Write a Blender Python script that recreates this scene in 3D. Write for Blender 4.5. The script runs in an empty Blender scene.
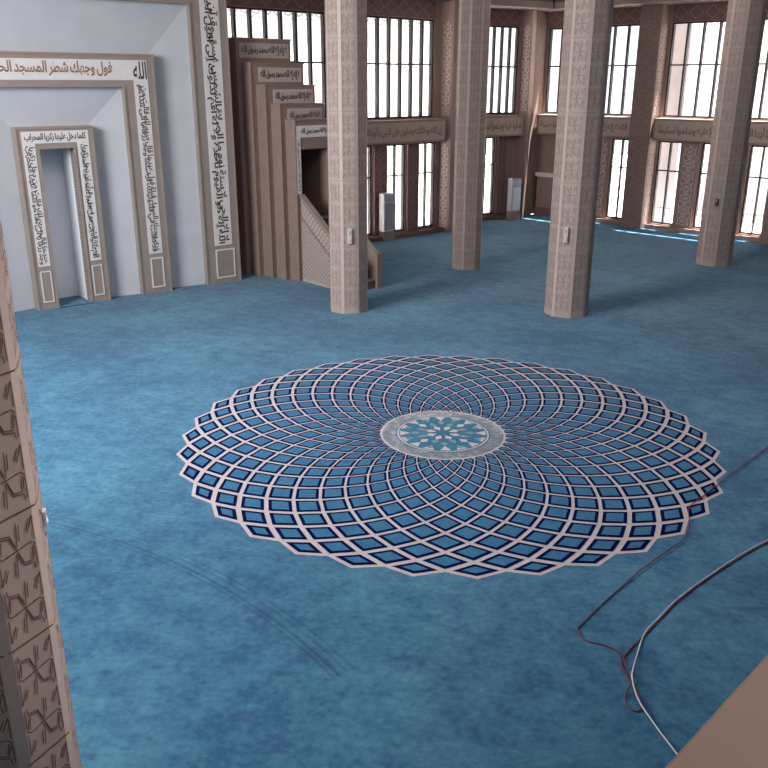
import bpy, math, random
from mathutils import Vector, Matrix
random.seed(7)
SC = bpy.context.scene
COL = SC.collection
PI = math.pi
H = 4.5

# ------------------------------------------------------------------ helpers
class MB:
    """collects quads / polygons, then links them as ONE mesh object"""
    def __init__(self):
        self.v = []; self.f = []; self.m = []; self.sm = []
    def poly(self, pts, mi=0, smooth=False):
        n = len(self.v); self.v += [tuple(p) for p in pts]
        self.f.append(list(range(n, n + len(pts)))); self.m.append(mi); self.sm.append(smooth)
    def box(self, x0, x1, y0, y1, z0, z1, mi=0):
        n = len(self.v)
        self.v += [(x0,y0,z0),(x1,y0,z0),(x1,y1,z0),(x0,y1,z0),(x0,y0,z1),(x1,y0,z1),(x1,y1,z1),(x0,y1,z1)]
        for q in ((0,3,2,1),(4,5,6,7),(0,1,5,4),(1,2,6,5),(2,3,7,6),(3,0,4,7)):
            self.f.append([n + i for i in q]); self.m.append(mi); self.sm.append(False)
    def prism(self, pts, z0, z1, mi=0, mtop=None):
        """pts: counter-clockwise plan polygon"""
        n = len(self.v); k = len(pts)
        self.v += [(p[0], p[1], z0) for p in pts] + [(p[0], p[1], z1) for p in pts]
        self.f.append([n + i for i in reversed(range(k))]); self.m.append(mi); self.sm.append(False)
        self.f.append([n + k + i for i in range(k)]); self.m.append(mi if mtop is None else mtop); self.sm.append(False)
        for i in range(k):
            j = (i + 1) % k
            self.f.append([n+i, n+j, n+k+j, n+k+i]); self.m.append(mi); self.sm.append(False)
    def xprism(self, pts, y0, y1, mi=0):
        """pts: polygon in the x-z plane, extruded along y"""
        n = len(self.v); k = len(pts)
        self.v += [(p[0], y0, p[1]) for p in pts] + [(p[0], y1, p[1]) for p in pts]
        self.f.append([n + i for i in range(k)]); self.m.append(mi); self.sm.append(False)
        self.f.append([n + k + i for i in reversed(range(k))]); self.m.append(mi); self.sm.append(False)
        for i in range(k):
            j = (i + 1) % k
            self.f.append([n+j, n+i, n+k+i, n+k+j]); self.m.append(mi); self.sm.append(False)
    def line(self, o, ex, ey, p, q, w, mi=0):
        """a thin flat strip from p to q (2-D) on the plane o + x*ex + y*ey"""
        dx, dy = q[0]-p[0], q[1]-p[1]; L = math.hypot(dx, dy)
        if L < 1e-6: return
        nx, ny = -dy/L*w/2, dx/L*w/2; ax, ay = dx/L*w*.3, dy/L*w*.3
        c = [(p[0]-nx-ax, p[1]-ny-ay), (q[0]-nx+ax, q[1]-ny+ay), (q[0]+nx+ax, q[1]+ny+ay), (p[0]+nx-ax, p[1]+ny-ay)]
        c.reverse()
        self.poly([o + ex*a + ey*b for a, b in reversed(c)], mi)
    def build(self, name, mats, parent=None, loc=None, rot=None, bevel=0):
        me = bpy.data.meshes.new(name); me.from_pydata(self.v, [], self.f)
        for m in (mats if isinstance(mats, (list, tuple)) else [mats]): me.materials.append(m)
        for p, mi, s in zip(me.polygons, self.m, self.sm): p.material_index = mi; p.use_smooth = s
        me.update()
        o = bpy.data.objects.new(name, me); COL.objects.link(o)
        if parent is not None: o.parent = parent
        if loc is not None: o.location = loc
        if rot is not None: o.rotation_euler = (0, 0, rot)
        if bevel:
            b = o.modifiers.new('bevel', 'BEVEL'); b.width = bevel; b.segments = 2; b.limit_method = 'ANGLE'
        return o

def empty(name, loc, rz=0):
    o = bpy.data.objects.new(name, None); COL.objects.link(o)
    o.location = loc; o.rotation_euler = (0, 0, rz); o.empty_display_size = .2
    return o
def tag(o, label=None, cat=None, group=None, kind=None):
    if label: o['label'] = label
    if cat: o['category'] = cat
    if group: o['group'] = group
    if kind: o['kind'] = kind
    return o
def struct(o, label=None, cat=None):
    o['kind'] = 'structure'
    return tag(o, label, cat)

class Frame:
    """a local frame on a wall: x along the wall, y into it, z up"""
    def __init__(self, anchor, deg, off=0):
        a = math.radians(deg); self.rz = a
        self.u = Vector((math.cos(a), math.sin(a), 0)); self.n = Vector((-math.sin(a), math.cos(a), 0))
        self.o = Vector((anchor[0], anchor[1], 0)) + self.n*off
    def P(self, s, y=0, z=0): return self.o + self.u*s + self.n*y + Vector((0, 0, z))
    def build(self, mb, name, mats, **k): return mb.build(name, mats, loc=self.o, rot=self.rz, **k)

# ------------------------------------------------------------------ materials
def mat(name, color, rough=.7, noise=None, scale=8., spec=.3, sheen=0., bump=0., metallic=0.):
    m = bpy.data.materials.new(name); m.use_nodes = True
    nt = m.node_tree; b = nt.nodes['Principled BSDF']
    b.inputs['Roughness'].default_value = rough; b.inputs['Specular IOR Level'].default_value = spec
    b.inputs['Metallic'].default_value = metallic
    if sheen:
        b.inputs['Sheen Weight'].default_value = sheen
    b.inputs['Base Color'].default_value = (*color, 1)
    if noise is not None:
        tc = nt.nodes.new('ShaderNodeTexCoord'); nz = nt.nodes.new('ShaderNodeTexNoise')
        nz.inputs['Scale'].default_value = scale; nz.inputs['Detail'].default_value = 4
        nt.links.new(tc.outputs['Object'], nz.inputs['Vector'])
        cr = nt.nodes.new('ShaderNodeValToRGB')
        cr.color_ramp.elements[0].position = .3; cr.color_ramp.elements[1].position = .7
        cr.color_ramp.elements[0].color = (*color, 1); cr.color_ramp.elements[1].color = (*noise, 1)
        nt.links.new(nz.outputs['Fac'], cr.inputs['Fac']); nt.links.new(cr.outputs['Color'], b.inputs['Base Color'])
        if bump:
            bp = nt.nodes.new('ShaderNodeBump'); bp.inputs['Strength'].default_value = bump
            nt.links.new(nz.outputs['Fac'], bp.inputs['Height']); nt.links.new(bp.outputs['Normal'], b.inputs['Normal'])
    return m

def glass_mat():
    m = bpy.data.materials.new('window_glass'); m.use_nodes = True; nt = m.node_tree
    nt.nodes.clear()
    out = nt.nodes.new('ShaderNodeOutputMaterial'); mx = nt.nodes.new('ShaderNodeMixShader')
    tr = nt.nodes.new('ShaderNodeBsdfTransparent'); gl = nt.nodes.new('ShaderNodeBsdfGlossy')
    tr.inputs['Color'].default_value = (.95, .97, .97, 1); gl.inputs['Roughness'].default_value = .05
    mx.inputs[0].default_value = .06
    nt.links.new(tr.outputs[0], mx.inputs[1]); nt.links.new(gl.outputs[0], mx.inputs[2])
    nt.links.new(mx.outputs[0], out.inputs[0])
    return m

def carpet_mat(name, c0, c1, creases=False, mott=1.0, sheen=.10, spec=.10):
    """wool carpet: broad nap marks, short brushed flecks and a fine pile"""
    m = bpy.data.materials.new(name); m.use_nodes = True; nt = m.node_tree; N = nt.nodes; L = nt.links
    b = N['Principled BSDF']; b.inputs['Roughness'].default_value = .95; b.inputs['Specular IOR Level'].default_value = spec
    b.inputs['Sheen Weight'].default_value = sheen; b.inputs['Sheen Roughness'].default_value = .5
    geo = N.new('ShaderNodeNewGeometry')
    def noise(scale, det, sx=1, sy=1, rot=0):
        mp = N.new('ShaderNodeMapping'); mp.inputs['Scale'].default_value = (sx, sy, 1); mp.inputs['Rotation'].default_value = (0, 0, rot)
        L.new(geo.outputs['Position'], mp.inputs['Vector'])
        n = N.new('ShaderNodeTexNoise'); n.inputs['Scale'].default_value = scale; n.inputs['Detail'].default_value = det
        n.inputs['Roughness'].default_value = .6
        L.new(mp.outputs[0], n.inputs['Vector']); return n.outputs['Fac']
    def math_(op, a, b_=None, c=None):
        n = N.new('ShaderNodeMath'); n.operation = op
        for i, x in enumerate((a, b_, c)):
            if x is None: continue
            if isinstance(x, (int, float)): n.inputs[i].default_value = x
            else: L.new(x, n.inputs[i])
        return n.outputs[0]
    broad = noise(.55, 4, 1, 1, .5); streak = noise(3.6, 6, 1, 1.15, .6); fine = noise(14, 4, 1, 1.1)
    f = math_('ADD', math_('MULTIPLY', broad, .40), math_('ADD', math_('MULTIPLY', streak, .4), math_('MULTIPLY', fine, .35)))
    f = math_('MULTIPLY_ADD', math_('SUBTRACT', f, .6), 4.3*mott, .45)
    mx = N.new('ShaderNodeMix'); mx.data_type = 'RGBA'; mx.clamp_factor = True
    mx.inputs[6].default_value = (*c0, 1); mx.inputs[7].default_value = (*c1, 1); L.new(f, mx.inputs[0])
    col = mx.outputs[2]
    # small dark flecks where the pile was brushed the other way
    fl = noise(6, 2, .8, 1.3, .2); fl = math_('MULTIPLY', math_('GREATER_THAN', fl, .66), .22*mott)
    m2 = N.new('ShaderNodeMix'); m2.data_type = 'RGBA'; m2.inputs[7].default_value = tuple(x*.5 for x in c0) + (1,)
    L.new(fl, m2.inputs[0]); L.new(col, m2.inputs[6]); col = m2.outputs[2]
    if creases:
        # curved drag marks pressed into the pile: parallel arcs about one centre
        sp = N.new('ShaderNodeSeparateXYZ'); L.new(geo.outputs['Position'], sp.inputs[0])
        dx = math_('SUBTRACT', sp.outputs[0], -6.11); dy = math_('SUBTRACT', sp.outputs[1], 1.52)
        r = math_('SQRT', math_('ADD', math_('MULTIPLY', dx, dx), math_('MULTIPLY', dy, dy)))
        ang = math_('ARCTAN2', dy, dx)
        tot = None
        for rr, w, g in ((7.23, .022, .55), (7.165, .018, .45), (7.085, .028, .7), (7.03, .02, .55)):
            d = math_('ABSOLUTE', math_('SUBTRACT', r, rr))
            k = math_('MULTIPLY', math_('MAXIMUM', math_('SUBTRACT', 1, math_('DIVIDE', d, w)), 0), g)
            tot = k if tot is None else math_('ADD', tot, k)
        win = math_('MULTIPLY', math_('LESS_THAN', ang, 1.3), math_('GREATER_THAN', ang, .62))
        fade = math_('MULTIPLY', win, math_('MULTIPLY_ADD', noise(1.6, 2), 1.0, .15))
        m3 = N.new('ShaderNodeMix'); m3.data_type = 'RGBA'; m3.clamp_factor = True; m3.inputs[7].default_value = tuple(x*.42 for x in c0) + (1,)
        L.new(math_('MULTIPLY', tot, fade), m3.inputs[0]); L.new(col, m3.inputs[6]); col = m3.outputs[2]
    L.new(col, b.inputs['Base Color'])
    bp = N.new('ShaderNodeBump'); bp.inputs['Strength'].default_value = .25; bp.inputs['Distance'].default_value = .02
    L.new(noise(60, 2), bp.inputs['Height']); L.new(bp.outputs[0], b.inputs['Normal'])
    return m

M = {}
M['carpet'] = carpet_mat('blue_carpet', (.027, .106, .205), (.088, .252, .360), creases=True, sheen=.16)
M['car_blue'] = carpet_mat('medallion_blue', (.024, .115, .235), (.055, .19, .33), mott=.8)
M['car_navy'] = carpet_mat('medallion_navy', (.001, .004, .040), (.002, .012, .070), mott=.6, sheen=0, spec=.03)
M['car_cream'] = carpet_mat('medallion_cream', (.50, .42, .43), (.60, .52, .52), mott=.6)
M['car_grey'] = carpet_mat('medallion_grey', (.17, .20, .23), (.42, .40, .40), mott=2.2)
M['car_teal'] = carpet_mat('medallion_teal', (.02, .13, .22), (.05, .22, .30), mott=1.2)
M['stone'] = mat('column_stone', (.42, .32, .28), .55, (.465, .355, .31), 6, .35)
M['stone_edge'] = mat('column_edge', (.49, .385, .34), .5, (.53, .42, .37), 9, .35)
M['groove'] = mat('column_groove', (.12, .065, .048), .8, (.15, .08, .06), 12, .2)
M['groove_far'] = mat('column_groove_faint', (.325, .243, .207), .7, (.355, .265, .23), 12, .2)  # fainter groove colour for the far columns
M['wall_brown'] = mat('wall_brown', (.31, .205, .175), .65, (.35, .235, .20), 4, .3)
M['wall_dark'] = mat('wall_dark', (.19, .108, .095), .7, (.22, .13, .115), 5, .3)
M['lattice'] = mat('lattice_light', (.62, .50, .46), .6, (.66, .54, .50), 9, .3)
M['white'] = mat('white_plaster', (.53, .53, .565), .85, (.57, .57, .60), 2, .2)
M['niche_white_lit'] = mat('niche_plaster_lit', (.82, .82, .85), .85, (.85, .85, .88), 2, .2)  # plaster whitened in the niche to stand in for missing light
M['plate'] = mat('inscription_plate', (.74, .68, .66), .6, (.78, .72, .70), 7, .3)
M['plate_b'] = mat('band_plate', (.46, .35, .29), .6, (.50, .385, .32), 9, .3)
M['plate_m'] = mat('minbar_plate', (.48, .40, .38), .6, (.52, .44, .41), 9, .3)
M['ink'] = mat('lettering_dark', (.07, .042, .03), .6, (.085, .052, .038), 10, .3)
M['ink_soft'] = mat('lettering_carved', (.20, .135, .105), .7, (.235, .16, .125), 10, .2)
M['gold'] = mat('lettering_gold', (.27, .15, .075), .5, (.34, .20, .10), 6, .4)
M['frame_brown'] = mat('frame_brown', (.31, .245, .215), .6, (.345, .275, .24), 5, .3)
M['minbar'] = mat('minbar_wood', (.27, .185, .15), .6, (.31, .215, .175), 5, .3)
M['minbar_dk'] = mat('minbar_inner', (.13, .075, .065), .65, (.16, .095, .08), 5, .3)
M['black'] = mat('window_metal', (.018, .014, .016), .5, (.025, .02, .022), 8, .3)
M['glass'] = glass_mat()
M['grey_box'] = mat('heater_grey', (.36, .37, .44), .45, (.40, .41, .48), 5, .4)
M['white_box'] = mat('heater_white', (.72, .72, .76), .4, (.76, .76, .80), 5, .4)
M['sensor'] = mat('sensor_white', (.56, .49, .45), .45, (.60, .53, .49), 14, .4)
M['sensor_dark'] = mat('sensor_dark', (.10, .06, .05), .5, (.12, .075, .06), 14, .4)
M['red_cable'] = mat('red_cable', (.15, .018, .03), .5, (.19, .025, .04), 20, .4)
M['white_cable'] = mat('white_cable', (.66, .63, .66), .5, (.72, .70, .72), 20, .4)
M['ledge'] = mat('gallery_ledge', (.40, .275, .23), .6, (.45, .315, .265), 3, .3)
M['ceiling'] = mat('ceiling_paint', (.52, .46, .44), .85, (.56, .50, .48), 2, .2)
M['ext_white'] = mat('outside_white', (.86, .84, .84), .9, (.90, .88, .88), 1.2, .1)
M['ext_grey'] = mat('outside_frieze', (.34, .31, .33), .9, (.42, .39, .41), 3, .1)
M['ext_eave'] = mat('outside_eave', (.50, .47, .48), .9, (.56, .53, .54), 2, .1)
M['ext_pier'] = mat('outside_pier', (.50, .53, .57), .9, (.56, .59, .63), 2, .1)
M['ext_ground'] = mat('outside_paving', (.70, .69, .68), .95, (.76, .75, .74), .8, .1)

# ------------------------------------------------------------------ Arabic lettering
ISO = {}
_dual = 'ببتثجحخسشصضطظعغفقكلمنهي'
for ch, c in {'ا':0xFE8D,'أ':0xFE83,'إ':0xFE87,'آ':0xFE81,'د':0xFEA9,'ذ':0xFEAB,'ر':0xFEAD,'ز':0xFEAF,'و':0xFEED,'ة':0xFE93,'ى':0xFEEF,'ؤ':0xFE85,
              'ب':0xFE8F,'ت':0xFE95,'ث':0xFE99,'ج':0xFE9D,'ح':0xFEA1,'خ':0xFEA5,'س':0xFEB1,'ش':0xFEB5,'ص':0xFEB9,'ض':0xFEBD,'ط':0xFEC1,'ظ':0xFEC5,
              'ع':0xFEC9,'غ':0xFECD,'ف':0xFED1,'ق':0xFED5,'ك':0xFED9,'ل':0xFEDD,'م':0xFEE1,'ن':0xFEE5,'ه':0xFEE9,'ي':0xFEF1,'ئ':0xFE89}.items():
    ISO[ch] = c
RIGHT = set('اأإآدذرزوةىؤ')
def shape(s):
    """joined Arabic letter forms in visual (left to right) order"""
    out = []
    for word in s.split(' '):
        w = []; prev = False; i = 0
        while i < len(word):
            ch = word[i]
            if ch == 'ل' and i + 1 < len(word) and word[i+1] in 'اأإآ':
                base = {'آ':0xFEF5,'أ':0xFEF7,'إ':0xFEF9,'ا':0xFEFB}[word[i+1]]
                w.append(chr(base + (1 if prev else 0))); prev = False; i += 2; continue
            if ch not in ISO:
                w.append(ch); prev = False; i += 1; continue
            nxt = i + 1 < len(word) and word[i+1] in ISO
            if ch in RIGHT: w.append(chr(ISO[ch] + (1 if prev else 0))); prev = False
            else:
                k = 3 if (prev and nxt) else 2 if nxt else 1 if prev else 0
                w.append(chr(ISO[ch] + k)); prev = nxt
            i += 1
        out.append(''.join(w))
    return ' '.join(out)[::-1]
_tc = {}
def text_shape(s, bold=.012):
    """flat triangulated letter shapes scaled to the unit box"""
    if (s, bold) in _tc: return _tc[(s, bold)]
    cu = bpy.data.curves.new('letters', 'FONT'); cu.body = shape(s); cu.resolution_u = 2; cu.offset = bold
    cu.space_word = .55
    o = bpy.data.objects.new('letters', cu); COL.objects.link(o)
    bpy.context.view_layer.update()
    me = o.to_mesh(); vs = [tuple(v.co) for v in me.vertices]; fs = [list(p.vertices) for p in me.polygons]
    o.to_mesh_clear(); bpy.data.objects.remove(o); bpy.data.curves.remove(cu)
    x0 = min(v[0] for v in vs); x1 = max(v[0] for v in vs); y0 = min(v[1] for v in vs); y1 = max(v[1] for v in vs)
    vs = [((v[0]-x0)/(x1-x0), (v[1]-y0)/(y1-y0)) for v in vs]
    _tc[(s, bold)] = (vs, fs); return vs, fs
def lettering(s, x0, x1, z0, z1, y, material, parent, vertical=False, bold=.012, name='lettering', rows=1):
    """letters on the plane y (facing -y); vertical = the line runs upwards, letter tops to the right;
    rows = 2 interlaces the line in two overlapping rows as monumental scripts do"""
    mb = MB()
    if rows == 1: lays = [(s, 0, 1, 0, 1)]
    else:
        w = s.split(' '); h = (len(w)+1)//2
        lays = [(' '.join(w[0::2]), .0, 1, 0, .74), (' '.join(w[1::2]), .01, .99, .26, 1)]
    for t, a0, a1, b0, b1 in lays:
        vs, fs = text_shape(t, bold); n = len(mb.v)
        vs = [(a0 + a*(a1-a0), b0 + b*(b1-b0)) for a, b in vs]
        if not vertical: mb.v += [(x0 + a*(x1-x0), y, z0 + b*(z1-z0)) for a, b in vs]
        else: mb.v += [(x0 + b*(x1-x0), y, z1 - a*(z1-z0)) for a, b in vs]
        mb.f += [[n+i for i in f] for f in fs]; mb.m += [0]*len(fs); mb.sm += [False]*len(fs)
    return mb.build(name, material, parent)

# ------------------------------------------------------------------ pattern of carved stars
def star_tile(mb, o, ex, ey, cx, cy, w, h, lw, mi):
    """one carved tile: two hexagons meeting in a star, spikes above, below and at the sides"""
    g = lw*2.3; gx, gy = g/w, g/h
    def T(x, y): return (cx + x*w, cy + y*h)
    def pl(*pts):
        for p, q in zip(pts[:-1], pts[1:]): mb.line(o, ex, ey, T(*p), T(*q), lw, mi)
    for s in (1, -1):                      # the tile has half-turn symmetry
        pl((0, 0), (-s*.15, s*.27), (-s*.38, s*.31), (-s*.5, s*.03))                    # hexagon
        pl((-s*.02, s*(.02+gy*1.2)), (-s*.14, s*(.27+gy)), (-s*.37, s*(.31+gy)))         # its second line
        pl((-s*.37, s*(.31-gy*1.3)), (-s*(.5-gx*1.3), s*.05))
        pl((0, 0), (-s*.40, -s*.03), (-s*.5, s*.03))
        pl((s*.015, s*.04), (s*.06, s*.47)); pl((s*.10, s*.16), (s*.13, s*.42))         # spike
        pl((s*.06, s*.0), (s*.30, s*.03))
        pl((s*.5, s*.06), (s*.5, s*.48), (s*.35, s*.22)); pl((s*.40, s*.44), (s*.30, s*.26))
        pl((-s*.5, s*.10), (-s*.5, s*.44)); pl((-s*.44, s*.47), (-s*.40, s*.34))
def star_face(mb, o, ex, ey, x0, x1, z0, z1, th, lw, mi):
    n = max(1, round((z1-z0)/th)); th = (z1-z0)/n
    for k in range(n):
        star_tile(mb, o, ex, ey, (x0+x1)/2, z0 + (k+.5)*th, (x1-x0), th*.94, lw, mi)
def lozenge_face(mb, o, ex, ey, x0, x1, z0, z1, th, lw, mi):
    """interlaced hexagon chain used on the reveals and panels by the windows"""
    n = max(1, round((z1-z0)/th)); th = (z1-z0)/n; c = (x0+x1)/2; w = (x1-x0)/2
    for k in range(n):
        b = z0 + k*th
        for s in (-1, 1):
            for p, q in (((0, 0), (.75, .2)), ((.75, .2), (.75, .55)), ((.75, .55), (0, .75)), ((0, .75), (.35, 1)), ((.75, .2), (1, 0)), ((.75, .55), (1, .78)), ((0, .25), (.4, .375)), ((.4, .375), (0, .5))):
                mb.line(o, ex, ey, (c + s*p[0]*w, b + p[1]*th), (c + s*q[0]*w, b + q[1]*th), lw, mi)
EX = Vector((1, 0, 0)); EY = Vector((0, 1, 0)); EZ = Vector((0, 0, 1))

# ------------------------------------------------------------------ frames of the walls
FQ = Frame((-5.19, 18.84), 38)
FA = Frame((.64, 26.13), 41, .3)
FB = Frame((4.2, 29.95), 30, .3)
FC = Frame((9.0, 27.6), -44, .3)
CEIL = 8.6

# ------------------------------------------------------------------ floor, ceiling, enclosing walls
pq0 = FQ.P(-7.0); a0 = FA.P(-8.6, .12); c1 = FC.P(6.0, .12)
qr = FQ.P(2.16)
plan = [(-10.71, -6), (13.6, -6), (13.6, c1.y), FC.P(6.0, .12).xy, FC.P(-5.0, .12).xy, FB.P(1.1, .12).xy, FB.P(-1.9, .12).xy, FA.P(2.4, .12).xy, FA.P(-8.6, .12).xy, FQ.P(-7.0, 2.4).xy, FQ.P(-7.0, 0).xy]
mb = MB(); mb.poly([(p[0], p[1], 0) for p in plan])
struct(mb.build('floor', M['carpet']), 'bright blue mottled carpet covering the whole hall', 'floor')
mb = MB(); mb.poly([(p[0], p[1], CEIL) for p in reversed(plan)])
struct(mb.build('ceiling', M['ceiling']), 'pale ceiling above the hall', 'ceiling')
def plain_wall(name, p, q, m, t=.25):
    d = Vector((q[0]-p[0], q[1]-p[1], 0)); L = d.length; mb = MB(); mb.box(0, L, -t, 0, 0, CEIL)
    return struct(mb.build(name, m, loc=(p[0], p[1], 0), rot=math.atan2(d.y, d.x)))
plain_wall('wall_back', (-10.71, -6), (13.6, -6), M['white'])
plain_wall('wall_east', (13.6, -6), (13.6, c1.y), M['white'])
plain_wall('wall_west', (-10.71, FQ.P(-7).y), (-10.71, -6), M['white'])

# ------------------------------------------------------------------ window walls
def inv(ivs, lo, hi):
    out = []; x = lo
    for a, b in sorted(ivs):
        if a > x: out.append((x, a))
        x = b
    if x < hi: out.append((x, hi))
    return out
def bay_wall(name, F, lo, hi, uppers, lowers, piers, panels, reveals, label):
    mb = MB(); T = .22
    mb.box(lo, hi, 0, T, 0, .15)
    for a, b in inv(lowers, lo, hi): mb.box(a, b, 0, T, .15, 2.76, 0)
    mb.box(lo, hi, 0, T, 2.76, 3.5)
    for a, b in inv(uppers, lo, hi): mb.box(a, b, 0, T, 3.5, 6.25, 0)
    mb.box(lo, hi, 0, T, 6.25, CEIL)
    for a, b in piers: mb.box(a, b, -.5, 0, 0, 6.75, 0)
    # dark patterned lintel, patterned panels between the lower windows
    for a, b in uppers:
        mb.box(a, b, -.03, 0, 6.27, 6.74, 2)
        o = Vector((0, -.033, 0)); n = max(1, round((b-a)/.5)); w = (b-a)/n
        for k in range(n):
            cx = a + (k+.5)*w
            for s in (-1, 1):
                for p, q in (((0, 6.32), (.22, 6.5)), ((.22, 6.5), (0, 6.69))): mb.line(o, EX, EZ, (cx+s*p[0], p[1]), (cx+s*q[0], q[1]), .025, 0)
    for a, b in panels:
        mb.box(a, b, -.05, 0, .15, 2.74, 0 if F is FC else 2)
        lozenge_face(mb, Vector((0, -.053, 0)), EX, EZ, a+.07, b-.07, .2, 2.7, .36, .022, 1 if F is FC else 0)
        for x in (a, b-.03): mb.box(x, x+.03, -.065, -.05, .15, 2.74, 0)
    for s, side, z0, z1 in reveals:      # the carved side faces of the piers
        o = Vector((s + side*.004, -.5, 0)); ex = Vector((0, 1, 0))
        if side > 0: lozenge_face(mb, o, ex, EZ, .10, .42, z0, z1, .34, .026, 1)
        else: lozenge_face(mb, o, ex, EZ, .10, .42, z0, z1, .34, .026, 1)
    return struct(F.build(mb, name, [M['wall_brown'], M['lattice'], M['wall_dark']]), label, 'wall')

A_low = [(-1.85, -1.07), (-.5, .26), (.8, 1.52)]
A_up = [(-5.95, -2.7), (-2.1, 1.36)]
bay_wall('wall_window_left', FA, -8.6, 2.4, A_up, A_low, [(-2.72, -2.08), (1.67, 2.4)], [(-1.04, -.53), (.29, .77)],
         [(1.67, -1, .15, 2.7), (1.67, -1, 3.55, 6.2)], 'brown wall of tall windows behind the pulpit')
B_low = [(-1.05, -.3)]; B_up = [(-1.45, .48)]
bay_wall('wall_window_middle', FB, -1.9, 1.05, B_up, B_low, [(-1.9, -1.5)], [(-.22, .16)], [], 'short brown window wall by the corner')
C_low = [(-3.75, -2.98), (-2.27, -1.51), (-.6, .2), (.86, 1.6), (2.35, 3.1)]
C_up = [(-5.0, -1.55), (-.55, 2.95)]
bay_wall('wall_window_right', FC, -5.2, 6.0, C_up, C_low, [(-1.38, -.66), (3.2, 3.9)], [(-2.93, -2.33), (.25, .81), (1.66, 2.29)],
         [(-.66, 1, .15, 2.7), (-.66, 1, 3.55, 6.2)], 'brown wall of tall windows on the right')
# connecting wall between the two left window walls
mb = MB(); p, q = FA.P(2.4, .0), FB.P(-1.9, .0); d = (q-p).normalized(); n = Vector((-d.y, d.x, 0))*.2
mb.prism([(p-n*0).xy, (q).xy, (q+n).xy, (p+n).xy], 0, CEIL)
struct(mb.build('wall_window_return', M['wall_brown']))
# front faces of the piers on the right wall carry a faint carved pattern too
def pier_pattern(F, a, b, name):
    mb = MB(); o = Vector((0, -.504, 0))
    lozenge_face(mb, o, EX, EZ, a+.08, b-.08, .2, 6.6, .4, .013, 0)
    for x in (a, b-.05): mb.box(x, x+.05, -.512, -.5, 0, 6.7, 1)
    return struct(F.build(mb, name, [M['wall_dark'], M['wall_brown']]))
pier_pattern(FC, -1.38, -.66, 'trim_1')
# corner pier
mb = MB()
cp = [FB.P(.62, 0), FB.P(.62, -.5), FC.P(-5.17, -.5), FC.P(-5.17, 0), FC.P(-5.17, .2), FB.P(.62, .2)]
cp = [FB.P(.62, .1), FB.P(.62, -.5), FC.P(-5.17, -.5), FC.P(-5.17, .1)]
mb.prism([p.xy for p in cp], 0, CEIL)
mb.prism([FB.P(.95, 0).xy, FC.P(-5.1, 0).xy, FC.P(-5.1, .3).xy, FB.P(.95, .3).xy], 0, CEIL)
for p, q in ((cp[1], cp[0]), (cp[2], cp[3])):
    e = (q-p); w = e.length; e.normalize()
    nn = Vector((e.y, -e.x, 0))
    mid = (cp[1]+cp[2])/2 - (cp[0]+cp[3])/2
    inside = sum(cp, Vector((0, 0, 0)))/4
    if (p + e*w/2 - inside).dot(nn) < 0: nn = -nn
    for z0, z1 in ((3.6, 6.3),):
        lozenge_face(mb, p + nn*.004, e, EZ, .08, w-.16, z0, z1, .34, .028, 1)
struct(mb.build('wall_corner_pier', [M['wall_brown'], M['lattice']]), 'carved corner pier where the two window walls meet', 'pier')

# sill curbs along the foot of the window walls
k = 0
for F, a, b in ((FA, -2.0, 1.66), (FB, -1.4, .6), (FC, -2.95, -1.4), (FC, -.64, 3.18), (FC, -5.0, -2.95)):
    k += 1; mb = MB(); mb.box(a, b, -.3, 0, 0, .10); mb.box(a, b, -.3, -.26, .10, .14)
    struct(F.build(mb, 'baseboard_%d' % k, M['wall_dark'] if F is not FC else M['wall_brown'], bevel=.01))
# ceiling beams that run along the top of the window walls
k = 1
for F, a, b, d in ((FA, -8.6, 2.5, .95), (FB, -2.0, 1.0, .95), (FC, -4.9, 6.0, .95)):
    k += 1; mb = MB(); mb.box(a, b, -d, .0, 6.75, CEIL, 0); mb.box(a, b, -d-.05, -d, 6.75, 6.95, 1)
    struct(F.build(mb, 'trim_%d' % k, [M['wall_dark'], M['frame_brown']]))

# inscription bands (spandrels)
S1 = 'إن الله وملائكته يصلون على النبي يا أيها الذين'; S2 = 'يا أيها الذين آمنوا صلوا عليه وسلموا تسليما'; S3 = 'صلوا عليه وسلموا تسليما'; S4 = 'الله لا إله إلا هو الحي القيوم لا تأخذه سنة'
def band(F, a, b, s, t0, t1, label, idx):
    root = empty('inscription_band', F.P((a+b)/2, -.36, 2.8), F.rz)
    tag(root, label, 'inscription band')
    w = b - a; mb = MB()
    mb.box(-w/2, w/2, 0, .34, 0, .66)
    for z in (0, .60): mb.box(-w/2, w/2, -.02, 0, z, z+.06, 1)
    for x in (-w/2, w/2-.06): mb.box(x, x+.06, -.02, 0, .06, .60, 1)
    mb.build('beam', [M['plate_b'], M['wall_brown']], root, bevel=.006)
    mb = MB(); mb.box(-w/2+.16, w/2-.16, -.012, 0, .13, .53)
    mb.build('panel', M['plate_b'], root)
    c = (a+b)/2
    lettering(s, t0-c, t1-c, .15, .51, -.016, M['ink_soft'], root, bold=.03)
band(FA, -2.08, 1.60, S1, -1.9, 1.42, 'carved inscription band below the upper window just left of the second column', 1)
band(FB, -1.48, .60, S3, -1.3, .46, 'short inscription band left of the corner pier', 2)
band(FC, -5.05, -1.40, S4, -4.9, -1.55, 'long inscription band running behind the third column from the corner pier', 3)
band(FC, -.64, 3.18, S2, -.45, 3.0, 'inscription band passing behind the rightmost column', 4)

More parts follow.
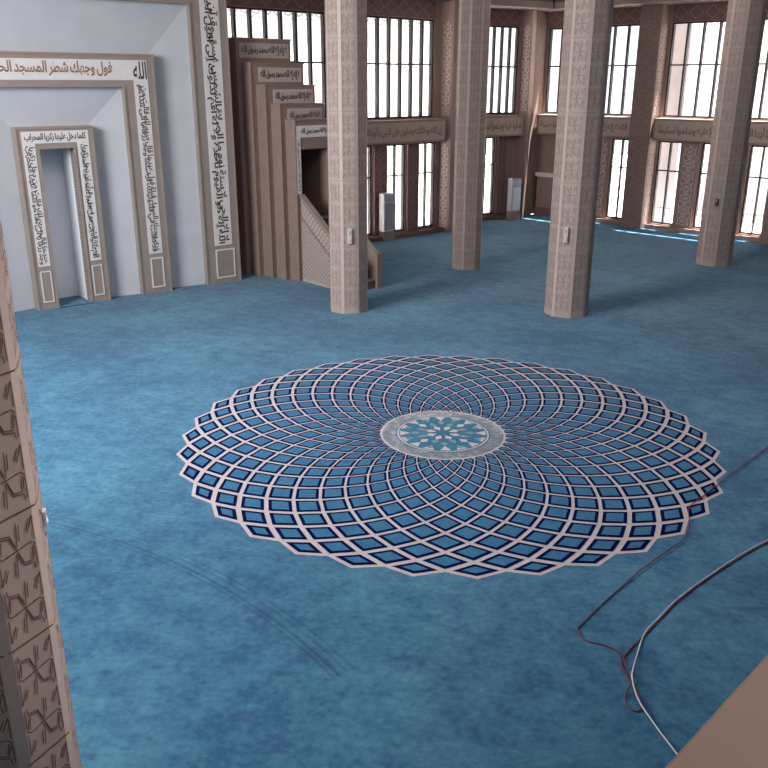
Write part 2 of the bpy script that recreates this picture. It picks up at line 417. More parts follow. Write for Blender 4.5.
# windows
wn = [0]
def window(F, a, b, z0, z1, zbar, npan, mw=.05, md=.13):
    wn[0] += 1; root_name = 'window_%d' % wn[0]
    c = (a+b)/2; w = b-a; mb = MB(); e = .045
    mb.box(-w/2, -w/2+e, -md/2, md/2, z0, z1); mb.box(w/2-e, w/2, -md/2, md/2, z0, z1)
    mb.box(-w/2+e, w/2-e, -md/2, md/2, z0, z0+e); mb.box(-w/2+e, w/2-e, -md/2, md/2, z1-e, z1)
    for k in range(1, npan):
        x = -w/2 + w*k/npan; mb.box(x-mw/2, x+mw/2, -md/2, md/2, z0+e, z1-e)
    for k in range(npan):
        xa = -w/2 + w*k/npan + (mw/2 if k else e); xb = -w/2 + w*(k+1)/npan - (mw/2 if k < npan-1 else e)
        mb.box(xa, xb, -.02, .03, zbar-.022, zbar+.022)
    o = mb.build(root_name, M['black'], loc=F.P(c, .09), rot=F.rz); struct(o)
    mb = MB()
    for k in range(npan):
        xa = -w/2 + w*k/npan + (mw/2 if k else e); xb = -w/2 + w*(k+1)/npan - (mw/2 if k < npan-1 else e)
        for za, zb in ((z0+e, zbar-.022), (zbar+.022, z1-e)): mb.box(xa, xb, .034, .044, za, zb)
    mb.build('pane', M['glass'], o)
    return o
window(FA, -5.95, -2.7, 3.5, 6.25, 5.0, 7, .07); window(FA, -2.1, 1.36, 3.5, 6.25, 5.0, 8, .06)
window(FB, -1.45, .48, 3.5, 6.25, 5.0, 6, .05)
window(FC, -5.0, -1.55, 3.5, 6.25, 5.03, 7, .05); window(FC, -.55, 2.95, 3.5, 6.25, 5.03, 7, .05)
for F, low in ((FA, A_low), (FB, B_low), (FC, C_low)):
    for a, b in low: window(F, a, b, .15, 2.76, 1.84, 2, .045, .10)

# ledge dado in the right-hand corner bay
mb = MB(); mb.box(-4.95, -4.1, -.28, 0, .1, 1.36, 0); mb.box(-5.0, -4.06, -.36, 0, 1.36, 1.5, 1); mb.box(-4.98, -4.08, -.32, 0, 0, .28, 2)
struct(FC.build(mb, 'trim_5', [M['wall_brown'], M['plate'], M['wall_dark']], bevel=.01))

# ------------------------------------------------------------------ the prayer-niche wall (left)
sc = -1.83
def ring(mb, wi, ti, yi, wo, to, yo, mi=0):
    """splayed surround between an inner and an outer portal outline"""
    I = [(sc-wi, yi, 0), (sc-wi, yi, ti), (sc+wi, yi, ti), (sc+wi, yi, 0)]
    O = [(sc-wo, yo, 0), (sc-wo, yo, to), (sc+wo, yo, to), (sc+wo, yo, 0)]
    for a in range(3): mb.poly([O[a], I[a], I[a+1], O[a+1]][::-1], mi)
mb = MB()
ring(mb, .345, 3.23, .0, .77, 3.65, .0)
ring(mb, .345, 3.23, .75, .345, 3.23, .0, 2)                 # niche sides
mb.poly([(sc-.345, .75, 0), (sc+.345, .75, 0), (sc+.345, .75, 3.23), (sc-.345, .75, 3.23)], 2)
ring(mb, .77, 3.65, .20, 1.50, 4.40, .06)
ring(mb, 1.50, 4.40, .06, 2.21, 5.04, .06)
ring(mb, 2.21, 5.04, .20, 3.10, 6.05, .06)
ring(mb, 3.10, 6.05, .06, 3.99, 7.2, .06)
mb.poly([(-7, .06, 0), (sc-3.99, .06, 0), (sc-3.99, .06, CEIL), (-7, .06, CEIL)])
mb.poly([(sc-3.99, .06, 7.2), (2.16, .06, 7.2), (2.16, .06, CEIL), (sc-3.99, .06, CEIL)])
mb.poly([(2.16, .06, 0), (2.16, 2.5, 0), (2.16, 2.5, CEIL), (2.16, .06, CEIL)], 1)
mb.poly([(sc-.345, .75, 3.23), (sc+.345, .75, 3.23), (sc+.345, 0, 3.23), (sc-.345, 0, 3.23)])
struct(FQ.build(mb, 'wall_left', [M['white'], M['wall_dark'], M['niche_white_lit']]), 'white splayed wall holding the nested prayer-niche frames', 'wall')

def portal_frame(label, wi, ti, wo, to, depth, jx, jz0, jz1, lz, jt, lt, rect, ink, lt_span=None, extra=None):
    """jx: (inner, outer) half-widths of the white inscription plate on the jambs; lz: its heights on the lintel"""
    root = empty('mihrab_portal', FQ.P(sc), FQ.rz)
    tag(root, label, 'prayer niche portal')
    y0 = -.06
    mb = MB()
    pts = [(-wo, 0), (-wi, 0), (-wi, ti), (wi, ti), (wi, 0), (wo, 0), (wo, to), (-wo, to)]
    # jambs and lintel as one body, with raised edge mouldings
    mb.box(-wo, -wi, y0, depth, 0, ti); mb.box(wi, wo, y0, depth, 0, ti); mb.box(-wo, wo, y0, depth, ti, to)
    e = .035; yy = y0-.022
    for s in (-1, 1):
        a, b = sorted((s*wo, s*(wo-e))); mb.box(a, b, yy, y0, 0, to)
        a, b = sorted((s*wi, s*(wi+e))); mb.box(a, b, yy, y0, 0, ti+e)
    mb.box(-wo+e, wo-e, yy, y0, to-e, to); mb.box(-wi, wi, yy, y0, ti, ti+e)
    mb.build('surround', M['frame_brown'], root)
    ji, jo = jx
    mb = MB()
    for s in (-1, 1):
        a, b = sorted((s*ji, s*jo)); mb.box(a, b, y0-.012, y0, jz0, lz[0])
    mb.box(-jo, jo, y0-.012, y0, lz[0], lz[1])
    plate = mb.build('inscription_plate', M['plate'], root)
    m_ = (jo-ji)*.08
    for s in (-1, 1):
        a, b = sorted((s*ji, s*jo))
        lettering(jt[0 if s < 0 else 1], a+m_, b-m_, jz0+.04, jz1, y0-.016, M['ink'], plate, vertical=True, bold=.026, rows=2)
    a, b = lt_span or (-jo+.05, jo-.05)
    lettering(lt, a, b, lz[0]+.03, lz[1]-.03, y0-.016, ink, plate, bold=.025)
    if extra: lettering(extra[0], extra[1], extra[2], lz[0]+.02, lz[1]-.02, y0-.016, M['ink'], plate, bold=.02)
    (rz0, rz1, rx0, rx1) = rect
    for s in (-1, 1):
        a, b = sorted((s*rx0, s*rx1)); t = .022 if wo < 1 else .03
        mb = MB()
        mb.box(a, a+t, y0-.02, y0, rz0, rz1); mb.box(b-t, b, y0-.02, y0, rz0, rz1)
        mb.box(a+t, b-t, y0-.02, y0, rz0, rz0+t); mb.box(a+t, b-t, y0-.02, y0, rz1-t, rz1)
        fr = mb.build('base_panel', M['plate'], root)
        mb = MB(); mb.box(a+t, b-t, y0-.008, y0, rz0+t, rz1-t); mb.build('inset', M['frame_brown'], fr)
    return root
Q1 = 'قد نرى تقلب وجهك في السماء فلنولينك قبلة ترضاها فول'
Q2 = 'الله لا إله إلا هو الحي القيوم لا تأخذه سنة ولا نوم له ما'
Q3 = 'كلما دخل عليها زكريا المحراب'
Q4 = 'وجد عندها رزقا قال يا مريم أنى لك هذا قالت هو من'
Q5 = 'أقم الصلاة لدلوك الشمس إلى غسق الليل وقرآن الفجر إن'
portal_frame('smallest brown niche frame around the narrow white prayer niche', .345, 3.23, .77, 3.65, .2, (.42, .66), .90, 3.30, (3.34, 3.57), (Q4 + ' ' + Q3, Q5 + ' ' + Q3), Q3, (.14, .80, .43, .65), M['ink'])
portal_frame('middle brown niche frame with golden lettering across its white lintel', 1.50, 4.40, 2.21, 5.04, .2, (1.74, 2.05), .89, 4.45, (4.53, 4.92), (Q1 + ' ' + Q4, Q1 + ' ' + Q4), 'فول وجهك شطر المسجد الحرام', (.12, .80, 1.75, 2.05), M['gold'], (-1.12, 1.30), ('الله', 1.74, 2.03))
portal_frame('largest outermost brown niche frame whose lettered jamb stands beside the pulpit', 3.10, 6.05, 3.99, 7.2, .2, (3.35, 3.80), .89, 6.45, (6.50, 6.95), (Q2 + ' ' + Q5, Q2 + ' ' + Q5), Q1, (.12, .80, 3.36, 3.85), M['ink'])

# dark mat line in front of the niche
mb = MB(); mb.box(-.36, .36, -.02, .0, 0, .012); mb.box(-.36, .36, 0, .72, 0, .008, 1)
o = mb.build('niche_mat', [mat('mat_edge', (.012, .05, .08), .9, (.018, .06, .09), 20), M['carpet']], loc=FQ.P(sc, -.12), rot=FQ.rz)
tag(o, 'blue mat with dark front edge lying in the prayer niche', 'mat')

# ------------------------------------------------------------------ pulpit
# local frame: x along the portals (to the right), y away from the viewer; the stair comes towards -y
arad = math.radians(-48); av = Vector((math.cos(arad), math.sin(arad), 0)); rzm = math.radians(42)
root = empty('pulpit', (-2.02, 19.98, 0), rzm)
tag(root, 'tall stepped brown pulpit of five nested portals with a stair behind the first column', 'pulpit')
D = .38; IN = .12
ht = [5.43, 4.90, 4.42, 4.01, 3.67]; rt = [1.05, 1.13, 1.17, 1.14, 1.12]
inner_l, inner_r = .14, .96
MT = 'لا إله إلا الله محمد رسول الله'
for k in range(5):
    n = 4 - k; x0 = -n*IN; x1 = rt[k]; yf = n*D; z1 = ht[k]
    mb = MB()
    op = z1 - .62 if k == 4 else z1 - .55
    if k == 0: mb.box(x0, x1, yf, yf+D, 0, z1)
    else:
        mb.box(x0, inner_l, yf, yf+D, 0, op); mb.box(inner_r, x1, yf, yf+D, 0, op); mb.box(x0, x1, yf, yf+D, op, z1)
    # thin projecting cornice and edge strips of the portal
    mb.box(x0-.02, x0, yf-.02, yf+D-.03, 0, z1, 0); mb.box(x0-.02, x1+.02, yf-.025, yf+D, z1, z1+.03, 0)
    slab = mb.build('portal', [M['minbar'], M['minbar_dk']], root)
    if k < 4:
        pz0, pz1 = z1-.40, z1-.08; px0, px1 = x0+(.08 if k == 0 else .20), x1-.07
        mb = MB(); mb.box(px0, px1, yf-.014, yf, pz0, pz1); mb.build('inscription_plate', M['plate_m'], slab)
        lettering(MT, px0+.05, px1-.06, pz0+.05, pz1-.05, yf-.018, M['ink'], slab, bold=.03)
    else:
        mb = MB(); zt = z1-.10; zb = zt-.26
        mb.box(.01, x1-.03, yf-.014, yf, zb, zt); mb.box(.01, inner_l-.012, yf-.014, yf, 2.05, zb)
        mb.build('inscription_plate', M['plate'], slab)
        lettering(MT, .16, x1-.1, zb+.05, zt-.05, yf-.018, M['ink'], slab, bold=.03)
        lettering(MT, .03, inner_l-.03, 2.12, zb-.05, yf-.018, M['ink'], slab, vertical=True, bold=.02)
# stair: twelve treads climbing into the portals
ns = 7; run = 1.72/ns; rise = 1.5/ns
for i in range(ns):
    mb = MB(); ya = -1.72 + i*run
    mb.box(inner_l+.03, inner_r-.03, ya, 0, i*rise, (i+1)*rise-.03, 0); mb.box(inner_l+.03, inner_r-.03, ya-.025, ya+run, (i+1)*rise-.03, (i+1)*rise, 1)
    mb.build('step', [M['minbar_dk'], M['minbar']], root)
mb = MB(); mb.box(inner_l+.002, inner_r-.002, 0, 4*D-.01, 1.2, 1.5, 0); mb.build('platform', M['minbar_dk'], root)
zr0, zr1, bh = 2.0, .74, .50
for side, xx in ((-1, inner_l), (1, inner_r)):
    xa, xb = sorted((xx-.05, xx+.05)); face = xa if side < 0 else xb; so = Vector((xa-.004, 0, 0))
    # side panel under the rail
    def yz(pts, xa_, xb_, mb, mi=0):
        n = len(mb.v); kk = len(pts)
        mb.v += [(xa_, p[0], p[1]) for p in pts] + [(xb_, p[0], p[1]) for p in pts]
        mb.f.append([n+i for i in range(kk)]); mb.f.append([n+kk+i for i in reversed(range(kk))])
        for i in range(kk):
            j = (i+1) % kk; mb.f.append([n+j, n+i, n+kk+i, n+kk+j])
        mb.m += [mi]*(kk+2); mb.sm += [False]*(kk+2)
    L = 1.66; sl = (zr0-zr1)/1.72
    zt = lambda d: zr0 - sl*d                  # rail height at distance d along the stair
    mb = MB(); yz([(0, 0), (0, zt(0)-bh), (-L, zt(L)-bh), (-L, 0)], xa, xb, mb)
    # woven lattice on the outer face
    d = -1.6
    while d < 2.6:
        for sg in (1, -1):
            a = max(0, 0); pts = []
            for t in range(0, 41):
                yy_ = t*L/40; zz = d + sg*yy_*1.0 + (0 if sg > 0 else 1.6)
                if .03 < zz < zt(yy_)-bh-.03: pts.append((-yy_, zz))
            if len(pts) > 1: mb.line(so if side < 0 else Vector((xb+.004, 0, 0)), EY, EZ, pts[0], pts[-1], .016, 1)
        d += .11
    mb.build('side_panel', [M['plate_m'] if side < 0 else M['minbar'], M['minbar']], root)
    # carved balustrade band with its handrail
    mb = MB(); yz([(0, zt(0)-bh), (0, zt(0)), (-L, zt(L)), (-L, zt(L)-bh)], xa, xb, mb)
    off = so if side < 0 else Vector((xb+.004, 0, 0))
    nn = 9
    for i in range(nn):
        y0_, y1_ = -.04 - i*(L-.08)/nn, -.04 - (i+1)*(L-.08)/nn; ym = (y0_+y1_)/2
        lo0, hi0 = zt(-y0_)-bh+.08, zt(-y0_)-.08; lo1, hi1 = zt(-y1_)-bh+.08, zt(-y1_)-.08; mlo, mhi = zt(-ym)-bh+.08, zt(-ym)-.08; mm = (mlo+mhi)/2
        for p, q in (((y0_, (lo0+hi0)/2), (ym, mhi)), ((ym, mhi), (y1_, (lo1+hi1)/2)), ((y1_, (lo1+hi1)/2), (ym, mlo)), ((ym, mlo), (y0_, (lo0+hi0)/2)), ((y0_, lo0), (y1_, hi1)), ((y0_, hi0), (y1_, lo1))):
            mb.line(off, EY, EZ, p, q, .022, 1)
    bal = mb.build('balustrade', [M['minbar'], M['lattice']], root)
    mb = MB(); yz([(0, zt(0)-.03), (0, zt(0)+.04), (-L-.03, zt(L+.03)+.04), (-L-.03, zt(L+.03)-.03)], xa-.02, xb+.02, mb)
    yz([(0, zt(0)-bh-.03), (0, zt(0)-bh+.02), (-L, zt(L)-bh+.02), (-L, zt(L)-bh-.03)], xa-.012, xb+.012, mb)
    mb.build('handrail', M['frame_brown'], bal)
    mb = MB(); mb.box(xa-.02, xb+.02, -L-.13, -L, 0, zt(L)-.02); mb.box(xa-.03, xb+.03, -L-.14, -L+.01, zt(L)-.02, zt(L)+.03)
    mb.build('newel_post', M['minbar'], root)

# ------------------------------------------------------------------ columns
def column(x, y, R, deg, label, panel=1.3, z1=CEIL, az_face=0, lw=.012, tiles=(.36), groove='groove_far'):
    """octagonal shaft; deg = direction in which one face looks, measured from the camera side (-Y) towards +X"""
    mb = MB(); k = 8
    def ang(i): return -PI/2 + math.radians(deg) + (i-.5)*PI/4
    pts = [(R*math.cos(ang(i)), R*math.sin(ang(i))) for i in range(8)]
    ch = .035                                     # narrow chamfered arrises, a touch lighter than the faces
    outl = []
    for i in range(8):
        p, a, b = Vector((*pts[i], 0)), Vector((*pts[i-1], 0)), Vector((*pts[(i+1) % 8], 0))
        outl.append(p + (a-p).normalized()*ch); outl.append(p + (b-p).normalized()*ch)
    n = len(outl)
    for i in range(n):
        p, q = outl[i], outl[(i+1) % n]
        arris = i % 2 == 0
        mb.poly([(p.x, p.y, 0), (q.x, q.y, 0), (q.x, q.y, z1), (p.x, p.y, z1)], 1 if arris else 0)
        if not arris:
            e = (q-p); w = e.length; e.normalize(); nn = Vector((e.y, -e.x, 0))
            o = p + nn*.003
            z = .08
            while z < z1 - .2:
                zt = min(z + panel, z1-.05)
                star_face(mb, o, e, EZ, .012, w-.012, z+.03, zt-.03, tiles, lw, 2)
                mb.line(o, e, EZ, (-.02, zt), (w+.02, zt), .009, 2)
                z = zt
    mb.poly([(p.x, p.y, z1) for p in outl]); mb.poly([(p.x, p.y, 0) for p in reversed(outl)])
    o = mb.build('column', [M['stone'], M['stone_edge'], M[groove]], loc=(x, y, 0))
    tag(o, label, 'column')
    return o
def facepoint(x, y, R, deg, off, z, shift=0):
    a = -PI/2 + math.radians(deg); ap = R*math.cos(PI/8) + off
    return Vector((x + ap*math.cos(a) - shift*math.sin(a), y + ap*math.sin(a) + shift*math.cos(a), z)), a + PI/2
COLS = [(-.74, 17.36, .415, 7, 'carved octagonal stone column in front of the pulpit stair'),
        (2.10, 21.66, .385, 4, 'octagonal stone column standing before the window wall, second from the pulpit'),
        (3.77, 17.10, .455, -26, 'octagonal stone column nearest the far edge of the round carpet medallion, third from the pulpit'),
        (8.71, 22.26, .455, -41, 'octagonal stone column farthest to the right, before the right windows')]
for i, c in enumerate(COLS): column(*c)
NP = (-2.30, 4.12, .43)
ndeg = 29.2 + 34
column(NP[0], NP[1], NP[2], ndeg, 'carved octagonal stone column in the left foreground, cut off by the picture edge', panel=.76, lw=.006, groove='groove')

# small white boxes fixed on the columns
def sensor(pos, rz, label, m='sensor', w=.045, h=.155, t=1.):
    root = empty('wall_box', pos, rz); tag(root, label, 'wall box', 'small boxes on the columns')
    mb = MB(); mb.box(-w, w, -.06*t, 0, -h, h); mb.build('casing', M[m], root, bevel=.012*t)
    mb = MB(); mb.box(-w*.75, w*.75, -.075*t, -.06*t, -h*.88, -.02); mb.build('cover', M[m], root, bevel=.006*t)
    mb = MB(); mb.box(-w*.5, w*.5, -.068*t, -.06*t, h*.3, h*.7); mb.build('lens', M['grey_box'], root, bevel=.003)
for c, dd, sh, z, lab in ((COLS[0], COLS[0][3], .0, 1.6, 'small white box fixed at chest height on the column before the pulpit'),
                 (COLS[2], COLS[2][3]+0, .0, 1.68, 'small white box fixed at chest height on the column nearest the medallion'),
                 (COLS[3], COLS[3][3]+0, .05, 1.64, 'small dark box fixed at chest height on the rightmost column')):
    p, rz = facepoint(c[0], c[1], c[2], dd, .001, z, sh)
    if c is COLS[3]: sensor(p, rz, lab, 'sensor_dark', .035, .09)
    else: sensor(p, rz, lab)
p, rz = facepoint(NP[0], NP[1], NP[2], ndeg+45, .001, 2.16, .06); sensor(p, rz, 'tiny white switch at the right edge of the left foreground column', 'white_box', .03, .045, .3)

# ------------------------------------------------------------------ upright heater cabinets by the windows
def cabinet(pos, rz, label, case, front):
    root = empty('heater_cabinet', pos, rz); tag(root, label, 'heater cabinet', 'upright heater cabinets at the windows')
    mb = MB(); mb.box(-.2, .2, -.20, .10, 0, .27); mb.build('plinth', M['wall_brown'], root, bevel=.01)
    mb = MB(); mb.box(-.2, .2, -.18, .08, .27, 1.40); mb.build('casing', M[case], root, bevel=.02)
    mb = MB(); mb.box(-.17, .17, -.20, -.18, .33, 1.12); mb.build('front_panel', M[front], root, bevel=.008)
    mb = MB()
    for i in range(7): mb.box(-.17, .17, -.195, -.18, 1.16 + i*.03, 1.175 + i*.03)
    mb.build('grille', M[front], root)
cabinet((.03, 25.72, 0), math.radians(41), 'grey upright cabinet on a brown plinth before the lower windows, beside the first column', 'white_box', 'grey_box')
cabinet((4.48, 30.02, 0), math.radians(30), 'white upright cabinet standing by the corner pier', 'grey_box', 'white_box')

# ------------------------------------------------------------------ round medallion woven into the carpet
CX, CY, RR = .839, 10.627, 3.555; PH = 11.05
TAB = [1, .967, .920, .868, .815, .758, .700, .640, .580, .520, .460, .402, .346, .293, .245, .205, .17]
med = empty('carpet_medallion', (CX, CY, 0))
tag(med, 'large round medallion of interlaced white petals and navy lozenges in the blue carpet', 'carpet medallion')
mb = MB()
def pol(r, deg, z): a = math.radians(deg); return (r*math.cos(a), r*math.sin(a), z)
out = []
for i in range(36): out += [pol(RR*1.004, PH+10*i, .003), pol(RR*TAB[1]*1.004, PH+10*i+5, .003)]
for i in range(72):
    p, q = out[i], out[(i+1) % 72]; mb.poly([(0, 0, .003), p, q], 0)
def inset(pts, d):
    """move every edge of a small convex polygon inwards by d"""
    n = len(pts); ls = []
    for i in range(n):
        p, q = pts[i], pts[(i+1) % n]; dx, dy = q[0]-p[0], q[1]-p[1]; L = math.hypot(dx, dy); nx, ny = -dy/L, dx/L
        ls.append((p[0]+nx*d, p[1]+ny*d, dx/L, dy/L))
    o = []
    for i in range(n):
        x1, y1, a1, b1 = ls[i-1]; x2, y2, a2, b2 = ls[i]; det = a1*b2 - b1*a2
        if abs(det) < 1e-6: o.append((x2, y2)); continue
        t = ((x2-x1)*b2 - (y2-y1)*a2)/det; o.append((x1+a1*t, y1+b1*t))
    return o
def area(p): return .5*sum(p[i-1][0]*p[i][1] - p[i][0]*p[i-1][1] for i in range(len(p)))
for m_ in range(0, 14):
    for i in range(36):
        th = PH + 10*i + (5 if m_ % 2 else 0)
        q = [pol(RR*TAB[m_+2], th, 0)[:2], pol(RR*TAB[m_+1], th-5, 0)[:2], pol(RR*TAB[m_], th, 0)[:2], pol(RR*TAB[m_+1], th+5, 0)[:2]]
        if area(q) < 0: q.reverse()
        rr_ = TAB[m_+1]; lw = .0045 + .027*rr_**1.7; nv = .014 + .029*rr_
        p1 = inset(q, lw); p2 = inset(q, lw+nv)
        if area(p1) > 1e-5: mb.poly([(a, b, .006) for a, b in p1], 1)
        A1 = area(p2)
        if A1 > 1e-4 and A1 < area(p1): mb.poly([(a, b, .009) for a, b in p2], 2)
mb.build('petal_lattice', [M['car_cream'], M['car_navy'], M['car_blue']], med)
mb = MB()
def disc(r, z, mi, n=96): mb.poly([pol(r, 360*i/n, z) for i in range(n)], mi)
disc(.865, .011, 0); disc(.835, .013, 1); disc(.655, .015, 3); disc(.635, .016, 0); disc(.615, .017, 1); disc(.60, .018, 3)
for i in range(44):                              # chain of small motifs in the grey ring
    th = 360/44*i; c = pol(.745, th, .0145)
    mb.poly([pol(.80, th, .0145), pol(.745, th-3, .0145), pol(.69, th, .0145), pol(.745, th+3, .0145)][::-1], 4 if i % 2 else 1)
for i in range(16):                              # cream triangles round the rim, star of teal petals
    th = 22.5*i
    mb.poly([pol(.595, th-7.5, .020), pol(.595, th+7.5, .020), pol(.45, th, .020)], 0)
for i in range(8):
    th = 45*i + 22.5
    for rr0, rr1, w in ((.20, .40, 9),): mb.poly([pol(rr0+.02, th, .021), pol(.31, th-w, .021), pol(rr1, th, .021), pol(.31, th+w, .021)], 4)
    mb.poly([pol(.30, th-22.5, .022), pol(.385, th-22.5-8, .022), pol(.45, th-22.5, .022), pol(.385, th-22.5+8, .022)], 0 if i % 2 else 4)
    mb.poly([pol(.09, th, .022), pol(.19, th-16, .022), pol(.25, th, .022), pol(.19, th+16, .022)], 0)
    mb.poly([pol(.46, th, .0205), pol(.53, th-5, .0205), pol(.57, th, .0205), pol(.53, th+5, .0205)], 4)
disc(.085, .023, 3)
mb.build('centre_roundel', [M['car_cream'], M['car_grey'], M['car_navy'], M['car_teal'], mat('roundel_grey', (.16, .22, .28), .95, (.26, .30, .34), 14)], med, loc=(-.04, 0, 0)).scale = (.98, .98, 1)

# ------------------------------------------------------------------ cables on the carpet
def tube(name, pts, r, m, z=.012, zs=None):
    """round cable laid through plan points (Catmull-Rom), one mesh"""
    P = [Vector((p[0], p[1], (zs[i] if zs else z))) for i, p in enumerate(pts)]
    P = [P[0]*2-P[1]] + P + [P[-1]*2-P[-2]]; path = []
    for i in range(1, len(P)-2):
        a, b, c, d = P[i-1:i+3]
        for t in range(6):
            t /= 6; path.append(.5*((2*b) + (c-a)*t + (2*a-5*b+4*c-d)*t*t + (3*b-a-3*c+d)*t**3))
    path.append(P[-2]); mb = MB(); K = 8
    for i, p in enumerate(path):
        d = (path[min(i+1, len(path)-1)] - path[max(i-1, 0)]).normalized(); s = d.cross(EZ).normalized(); u = s.cross(d)
        for k in range(K):
            a = 2*PI*k/K; mb.v.append(tuple(p + s*math.cos(a)*r + u*math.sin(a)*r))
    for i in range(len(path)-1):
        for k in range(K):
            k2 = (k+1) % K; mb.f.append([i*K+k2, i*K+k, (i+1)*K+k, (i+1)*K+k2]); mb.m.append(0); mb.sm.append(True)
    mb.f.append([k for k in range(K)]); mb.m.append(0); mb.sm.append(False)
    mb.f.append([(len(path)-1)*K + k for k in reversed(range(K))]); mb.m.append(0); mb.sm.append(False)
    return mb.build(name, m)
red = [(5.93,11.12),(5.03,10.2),(4.13,9.27),(3.68,8.78),(3.43,8.51),(3.31,8.16),(3.15,7.83),(2.93,7.61),(2.52,7.215),(2.219,6.884),(2.012,6.655),(1.72,6.30),(1.696,6.24),(1.726,6.107),(1.886,6.03),(1.969,5.938),(1.95,5.758),(1.956,5.629),(1.985,5.504),(1.985,5.38),(1.965,5.27),(1.93,5.235),(1.889,5.266),(1.869,5.36),(1.912,5.463),(1.984,5.569),(1.984,5.671),(1.99,5.85),(2.048,5.95),(2.19,6.11),(2.285,6.212),(2.472,6.426),(2.714,6.696),(3.094,7.048),(3.542,7.42),(4.01,7.775),(5.2,8.59),(6.6,9.33)]
z_ = [.0095]*len(red)
for i in range(0, 9): z_[i] = .0185
for i in range(24, 27): z_[i] = .024
tag(tube('red_cable', red, .006, M['red_cable'], zs=z_), 'thin dark red cable looping over the blue carpet past the medallion edge', 'cable')
wh = [(6.6,9.36),(5.2,8.62),(4.01,7.80),(3.533,7.442),(3.081,7.058),(2.698,6.706),(2.455,6.431),(2.265,6.207),(2.13,5.939),(2.018,5.693),(1.976,5.569),(1.963,5.344),(2.016,5.080),(2.085,4.812),(2.15,4.55),(2.25,4.2)]
zw = [.012]*len(wh); zw[10] = .048; zw[9] = .035; zw[11] = .03; zw[12] = .016
tag(tube('white_cable', wh, .006, M['white_cable'], zs=zw), 'thin white cable curving over the blue carpet beside the red one', 'cable')

# ------------------------------------------------------------------ gallery ledge in the near right corner
g = Vector((.40, .94, 0)) ; gd = Vector((.707, .707, 0))
mb = MB(); mb.box(-2.2, 3.2, -.13, .005, 3.50, 3.6, 0); mb.box(-2.2, 3.2, -.115, -.015, 2.6, 3.5, 1)
gl = mb.build('gallery_parapet', [M['ledge'], M['white']], loc=g, rot=math.radians(45), bevel=.006)
struct(gl, 'beige ledge of the gallery parapet in the lower right corner', 'ledge')
mb = MB(); mb.box(-2.2, 3.2, -4.0, 0, 2.35, 2.6)
struct(mb.build('floor_gallery', M['wall_dark'], loc=g, rot=math.radians(45)))

# ------------------------------------------------------------------ outside
mb = MB(); mb.poly([(-40, -20, -.12), (50, -20, -.12), (50, 60, -.12), (-40, 60, -.12)])
struct(mb.build('ground_outside', M['ext_ground']), 'pale sunlit paving outside the windows', 'ground')
def outside_wall(F, a, b, y, h, name):
    mb = MB(); mb.box(a, b, y, y+.3, -.1, h, 0); mb.box(a, b, y-.12, y, h-.5, h, 3)
    n = int((b-a)/.42)
    for i in range(n):
        x = a + (i+.5)*(b-a)/n; zz = h-.95
        for s in (-1, 1):
            mb.line(Vector((0, y-.01, 0)), EX, EZ, (x+s*.19, zz+.22), (x+s*.05, zz+.30), .06, 2); mb.line(Vector((0, y-.01, 0)), EX, EZ, (x+s*.03, zz+.10), (x+s*.12, zz+.16), .04, 2)
    mb.box(a, b, y-.04, y, h-.56, h-.5, 2)
    struct(F.build(mb, name, [M['ext_white'], M['ext_white'], M['ext_grey'], M['ext_eave']]))
for i, (a, b) in enumerate(((-1.3, -.44), (-6.1, -5.24))):
    mb = MB(); mb.box(a, b, 1.15, 1.6, -.1, 7.4); mb.box(a-.06, b+.06, 1.1, 1.65, -.1, .5)
    struct(FC.build(mb, 'trim_%d' % (6+i), M['ext_pier'], bevel=.02))
outside_wall(FA, -14, 8, 5.5, 7.3, 'wall_outside_left')
outside_wall(FC, -3, 12, 6.0, 7.25, 'wall_outside_right')

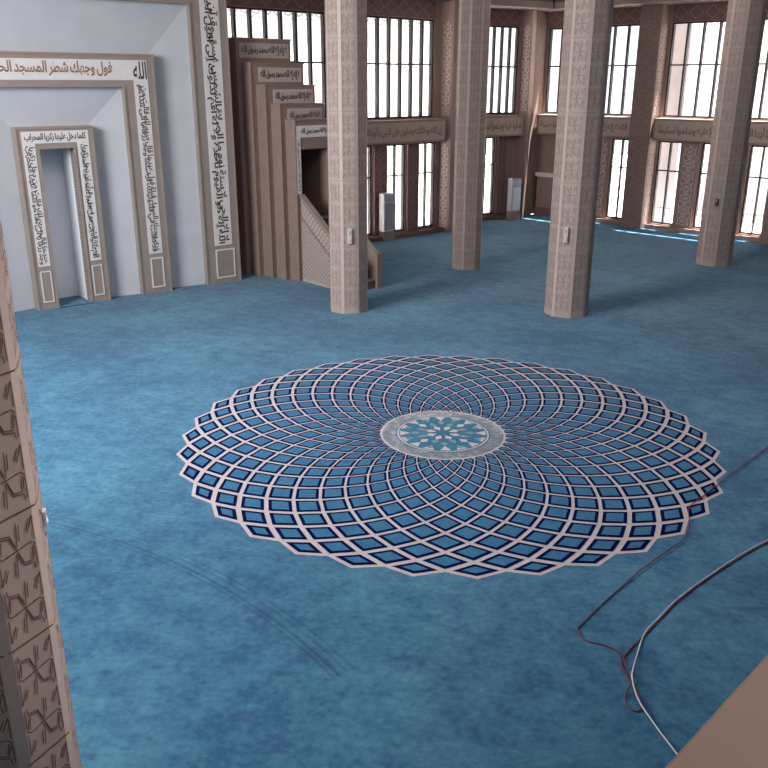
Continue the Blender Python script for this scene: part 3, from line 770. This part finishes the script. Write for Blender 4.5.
# ------------------------------------------------------------------ light
w = bpy.data.worlds.new('World'); SC.world = w; w.use_nodes = True; nt = w.node_tree
bg = nt.nodes['Background']; bg.inputs['Color'].default_value = (.93, .96, 1, 1); bg.inputs['Strength'].default_value = 2.1
def area_light(name, loc, size, energy, color, target=None, size_y=None):
    l = bpy.data.lights.new(name, 'AREA'); l.energy = energy; l.color = color; l.size = size
    if size_y: l.shape = 'RECTANGLE'; l.size_y = size_y
    else: l.shape = 'DISK'
    o = bpy.data.objects.new(name, l); COL.objects.link(o); o.location = loc
    d = Vector(target or (loc[0], loc[1], 0)) - Vector(loc)
    o.rotation_euler = d.to_track_quat('-Z', 'Y').to_euler()
    return o
w_ = area_light('west_window_light', (-9.2, 8.0, 5.8), 5.0, 1150, (.96, .99, 1), (-.5, 15.5, .8), 4.2); w_.data.spread = math.radians(150)
area_light('dome_light', (-.5, 10.5, 8.4), 6.5, 310, (1, .94, .95))
area_light('back_fill', (5.5, 21.0, 8.4), 5.0, 90, (1, .90, .90))  # added fill without a real source, brightens the back window walls
area_light('parapet_fill', (3.2, -1.2, 6.2), 1.0, 17, (1, .93, .90), (.8, 1.2, 3.4)).data.spread = math.radians(70)  # unseen fill lamp added to brighten the gallery ledge
g_ = area_light('column_fill', (2.9, 8.6, 6.5), 1.2, 44, (1, .90, .84), (-2.2, 4.1, 1.8)); g_.data.spread = math.radians(50)  # extra unseen lamp, added to lift the near left column
sun = bpy.data.lights.new('sun', 'SUN'); sun.energy = 48; sun.angle = math.radians(1.5); sun.color = (1, .97, .93)
so_ = bpy.data.objects.new('sun', sun); COL.objects.link(so_); so_.location = (20, 45, 30)
el = math.radians(74); hz = (FC.n*.9 + FC.u*.45).normalized()
dirv = -(hz*math.cos(el) + EZ*math.sin(el)); so_.rotation_euler = dirv.to_track_quat('-Z', 'Y').to_euler()

# ------------------------------------------------------------------ camera
F_PX = 848.6; PITCH = .3415; ROLL = .00255
cam = bpy.data.cameras.new('camera'); co = bpy.data.objects.new('camera', cam); COL.objects.link(co)
cam.sensor_fit = 'HORIZONTAL'; cam.sensor_width = 36; cam.lens = F_PX/768*36; cam.clip_start = .05; cam.clip_end = 300
fw = Vector((0, math.cos(PITCH), -math.sin(PITCH))); up = Vector((0, math.sin(PITCH), math.cos(PITCH))); ri = Vector((1, 0, 0))
r2 = ri*math.cos(ROLL) + up*math.sin(ROLL); u2 = up*math.cos(ROLL) - ri*math.sin(ROLL)
co.matrix_world = Matrix(((r2.x, u2.x, -fw.x, 0), (r2.y, u2.y, -fw.y, 0), (r2.z, u2.z, -fw.z, H), (0, 0, 0, 1)))
SC.camera = co
SC.view_settings.view_transform = 'Standard'; SC.view_settings.look = 'None'
SC.view_settings.exposure = 0; SC.view_settings.gamma = 1
